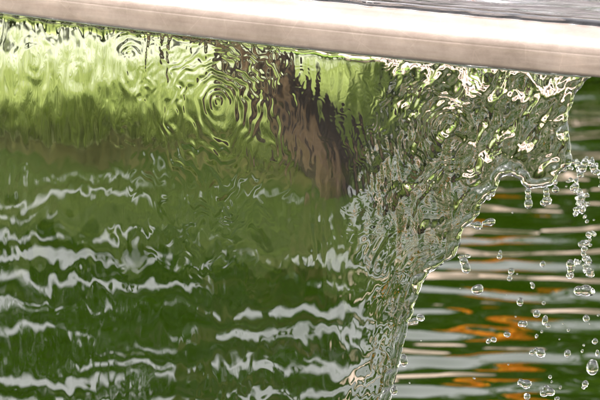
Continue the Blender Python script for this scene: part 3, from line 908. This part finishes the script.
for k_, (x, y, h, lab, lf) in enumerate([
    (-1.15, 6.30, .20, 'dark clump of arching leaves at the outer end of the path', M_LEAF_D), (-.86, 6.42, .24, 'pale clump of arching leaves next to the outer end clump', M_LEAF_Y),
    (-.62, 6.22, .15, 'small dark leafy clump growing out in the gravel', M_LEAF), (-.40, 6.36, .22, 'bushy mid green leafy clump left of the leaning tree', M_LEAF),
    (-.14, 6.40, .20, 'dark leafy clump straight behind the leaning stems', M_LEAF_D), (.06, 6.16, .2, 'pale leafy clump beside the smallest boulder', M_LEAF_Y),
    (.34, 6.62, .26, 'tall dark leafy clump behind the rounded boulder', M_LEAF_D), (.72, 6.80, .24, 'mid green leafy clump behind the flat boulder', M_LEAF)]):
    clump(x, y, h, lab, lf, 840 + k_)

def tree(x, y, h, r, label, leaf, seed, name='garden_tree', ls=.14, nc=260, per=55, group='trees behind the pond', bark=M_BARK_D, zc=.62, rz=.40):
    rg = np.random.default_rng(seed)
    tr_ = [(x, y, GZ - .2), (x + rg.uniform(-.1, .1), y, h * .25), (x + rg.uniform(-.2, .2), y, h * .5), (x + rg.uniform(-.2, .2), y, h * .78)]
    plant(name, label, 'tree', group, (x, y, GZ), [(tr_, [.05 * h * .5, .04 * h * .5, .03 * h * .5, .015 * h * .5])],
          [((x, y, h * zc), (r, r, h * rz), nc, per, .12 * r + .05 * min(1, r * 1.6))], leaf, bark, ls, seed)
tree(0.50, 7.25, 1.16, .10, 'small orange leaved maple among the pinkish rocks', M_LEAF_O, 701, 'maple_tree', .035, 40, 22, None, zc=.90, rz=.07)
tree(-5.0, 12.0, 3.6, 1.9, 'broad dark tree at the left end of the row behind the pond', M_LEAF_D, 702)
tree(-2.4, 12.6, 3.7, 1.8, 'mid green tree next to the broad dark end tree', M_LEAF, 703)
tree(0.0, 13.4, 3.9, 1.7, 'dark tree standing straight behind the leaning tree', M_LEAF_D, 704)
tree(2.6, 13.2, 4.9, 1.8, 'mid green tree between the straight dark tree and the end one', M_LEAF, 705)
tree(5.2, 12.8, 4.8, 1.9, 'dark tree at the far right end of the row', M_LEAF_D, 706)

# unseen trees added behind the camera so the near water mirrors green, not sky
for k_, (x, y, h, r, lab, lf) in enumerate([
    (-5.2, -4.6, 5.0, 2.0, 'unseen dark tree added at one end of the row behind the paved edge', M_LEAF_D), (-2.4, -5.2, 5.4, 2.0, 'unseen mid green tree added second in the row behind the paved edge', M_LEAF),
    (0.5, -5.0, 5.2, 2.0, 'unseen dark tree added in the middle of the row behind the paved edge', M_LEAF_D), (3.3, -5.2, 5.5, 2.1, 'unseen mid green tree added next to the outer tree behind the paved edge', M_LEAF),
    (6.2, -4.4, 5.2, 2.0, 'unseen dark tree added at the outer end of the row behind the paved edge', M_LEAF_D)]):
    tree(x, y, h, r, lab, lf, 720 + k_, group='unseen trees added behind the paved edge')
for k_, (x, y, h, r, lab, lf) in enumerate([  # more unseen trees, added to keep bright sky out of the sheet's reflections
    (-7.4, -2.4, 5.0, 1.9, 'unseen mid green tree added beside the pond next to the paved edge', M_LEAF), (-8.0, 0.4, 5.3, 1.9, 'unseen dark tree added at the middle of the pond side lawn', M_LEAF_D),
    (-7.8, 3.2, 5.0, 1.9, 'unseen mid green tree added on the pond side lawn past the middle', M_LEAF), (-7.4, 6.2, 4.6, 1.8, 'unseen dark tree added on the pond side lawn next to the path', M_LEAF_D)]):
    tree(x, y, h, r, lab, lf, 740 + k_, group='unseen trees added on the lawn beside the pond')

# grass on the near edge of the far bank
rg = np.random.default_rng(808)
ng = 60000
gx_ = rg.uniform(-1.9, 1.2, ng); gy_ = rg.uniform(4.9, 6.9, ng)
def in_poly(px, py, pl):
    a = pl; b_ = np.roll(pl, -1, 0); ins = np.zeros(px.shape, bool)
    for k_ in range(len(a)):
        if a[k_, 1] == b_[k_, 1]: continue
        c = (a[k_, 1] > py) != (b_[k_, 1] > py)
        ins ^= c & (px < (b_[k_, 0] - a[k_, 0]) * (py - a[k_, 1]) / (b_[k_, 1] - a[k_, 1]) + a[k_, 0])
    return ins
pnear = 5.82 + 0.05 * np.sin(gx_ * 2.1) + np.clip(gx_, 0, 9) * 0.9
keep = ~in_poly(gx_, gy_, pond) & ~((gy_ > pnear - .02) & (gy_ < pnear + .8) & (rg.uniform(0, 1, ng) > 0.9 * np.exp(-np.clip(gy_ - pnear, 0, None) / 0.16)))
gx_, gy_ = gx_[keep], gy_[keep]; ng = len(gx_)
hh = rg.uniform(.02, .065, ng); th = rg.uniform(0, 6.28, ng); ln = rg.normal(0, .018, (ng, 2))
wv = .0022
v = np.stack([np.stack([gx_ - np.cos(th) * wv, gy_ - np.sin(th) * wv, np.full(ng, GZ - .005)], 1),
              np.stack([gx_ + np.cos(th) * wv, gy_ + np.sin(th) * wv, np.full(ng, GZ - .005)], 1),
              np.stack([gx_ + ln[:, 0], gy_ + ln[:, 1], GZ + hh], 1)], 1).reshape(-1, 3)
i_ = np.arange(ng) * 3
tag(link('grass', npmesh('grass', v, [np.stack([i_, i_ + 1, i_ + 2], 1)]), M_GRASS, smooth=False), 'short bright grass on the bank beyond the falling water', 'grass', kind='stuff')

rg = np.random.default_rng(909)
seg = np.array([p for p in pond if p[1] > 4.9 and -2.0 < p[0] < 1.6])
seg = seg[np.argsort(seg[:, 0])]
cum = np.r_[0, np.cumsum(np.linalg.norm(np.diff(seg, axis=0), axis=1))]
nr = 14000
d_ = rg.uniform(0, cum[-1], nr)
rx_ = np.interp(d_, cum, seg[:, 0]) + rg.normal(0, .02, nr); ry_ = np.interp(d_, cum, seg[:, 1]) + np.abs(rg.normal(0, .05, nr)) + .004
hh = rg.uniform(.03, .10, nr) * (0.55 + 0.9 * np.clip(gnoise(d_ * 4, d_ * 0 + .5, 71) + .4, 0, 1.2)); th = rg.uniform(0, 6.28, nr); ln = rg.normal(0, .03, (nr, 2)); ln[:, 1] -= .012
wv = .003
v = np.stack([np.stack([rx_ - np.cos(th) * wv, ry_ - np.sin(th) * wv, np.full(nr, GZ - .01)], 1),
              np.stack([rx_ + np.cos(th) * wv, ry_ + np.sin(th) * wv, np.full(nr, GZ - .01)], 1),
              np.stack([rx_ + ln[:, 0], ry_ + ln[:, 1], GZ + hh], 1)], 1).reshape(-1, 3)
M_REED = leaf_mat('reed', [(0.3, (0.022, 0.04, 0.004)), (0.6, (0.05, 0.07, 0.009)), (0.8, (0.065, 0.055, 0.012))], (0.06, 0.09, 0.008), 5)
i_ = np.arange(nr) * 3
tag(link('shore_grass', npmesh('shore_grass', v, [np.stack([i_, i_ + 1, i_ + 2], 1)]), M_REED, smooth=False), 'taller olive and brown grass fringing the far shore', 'grass', kind='stuff')
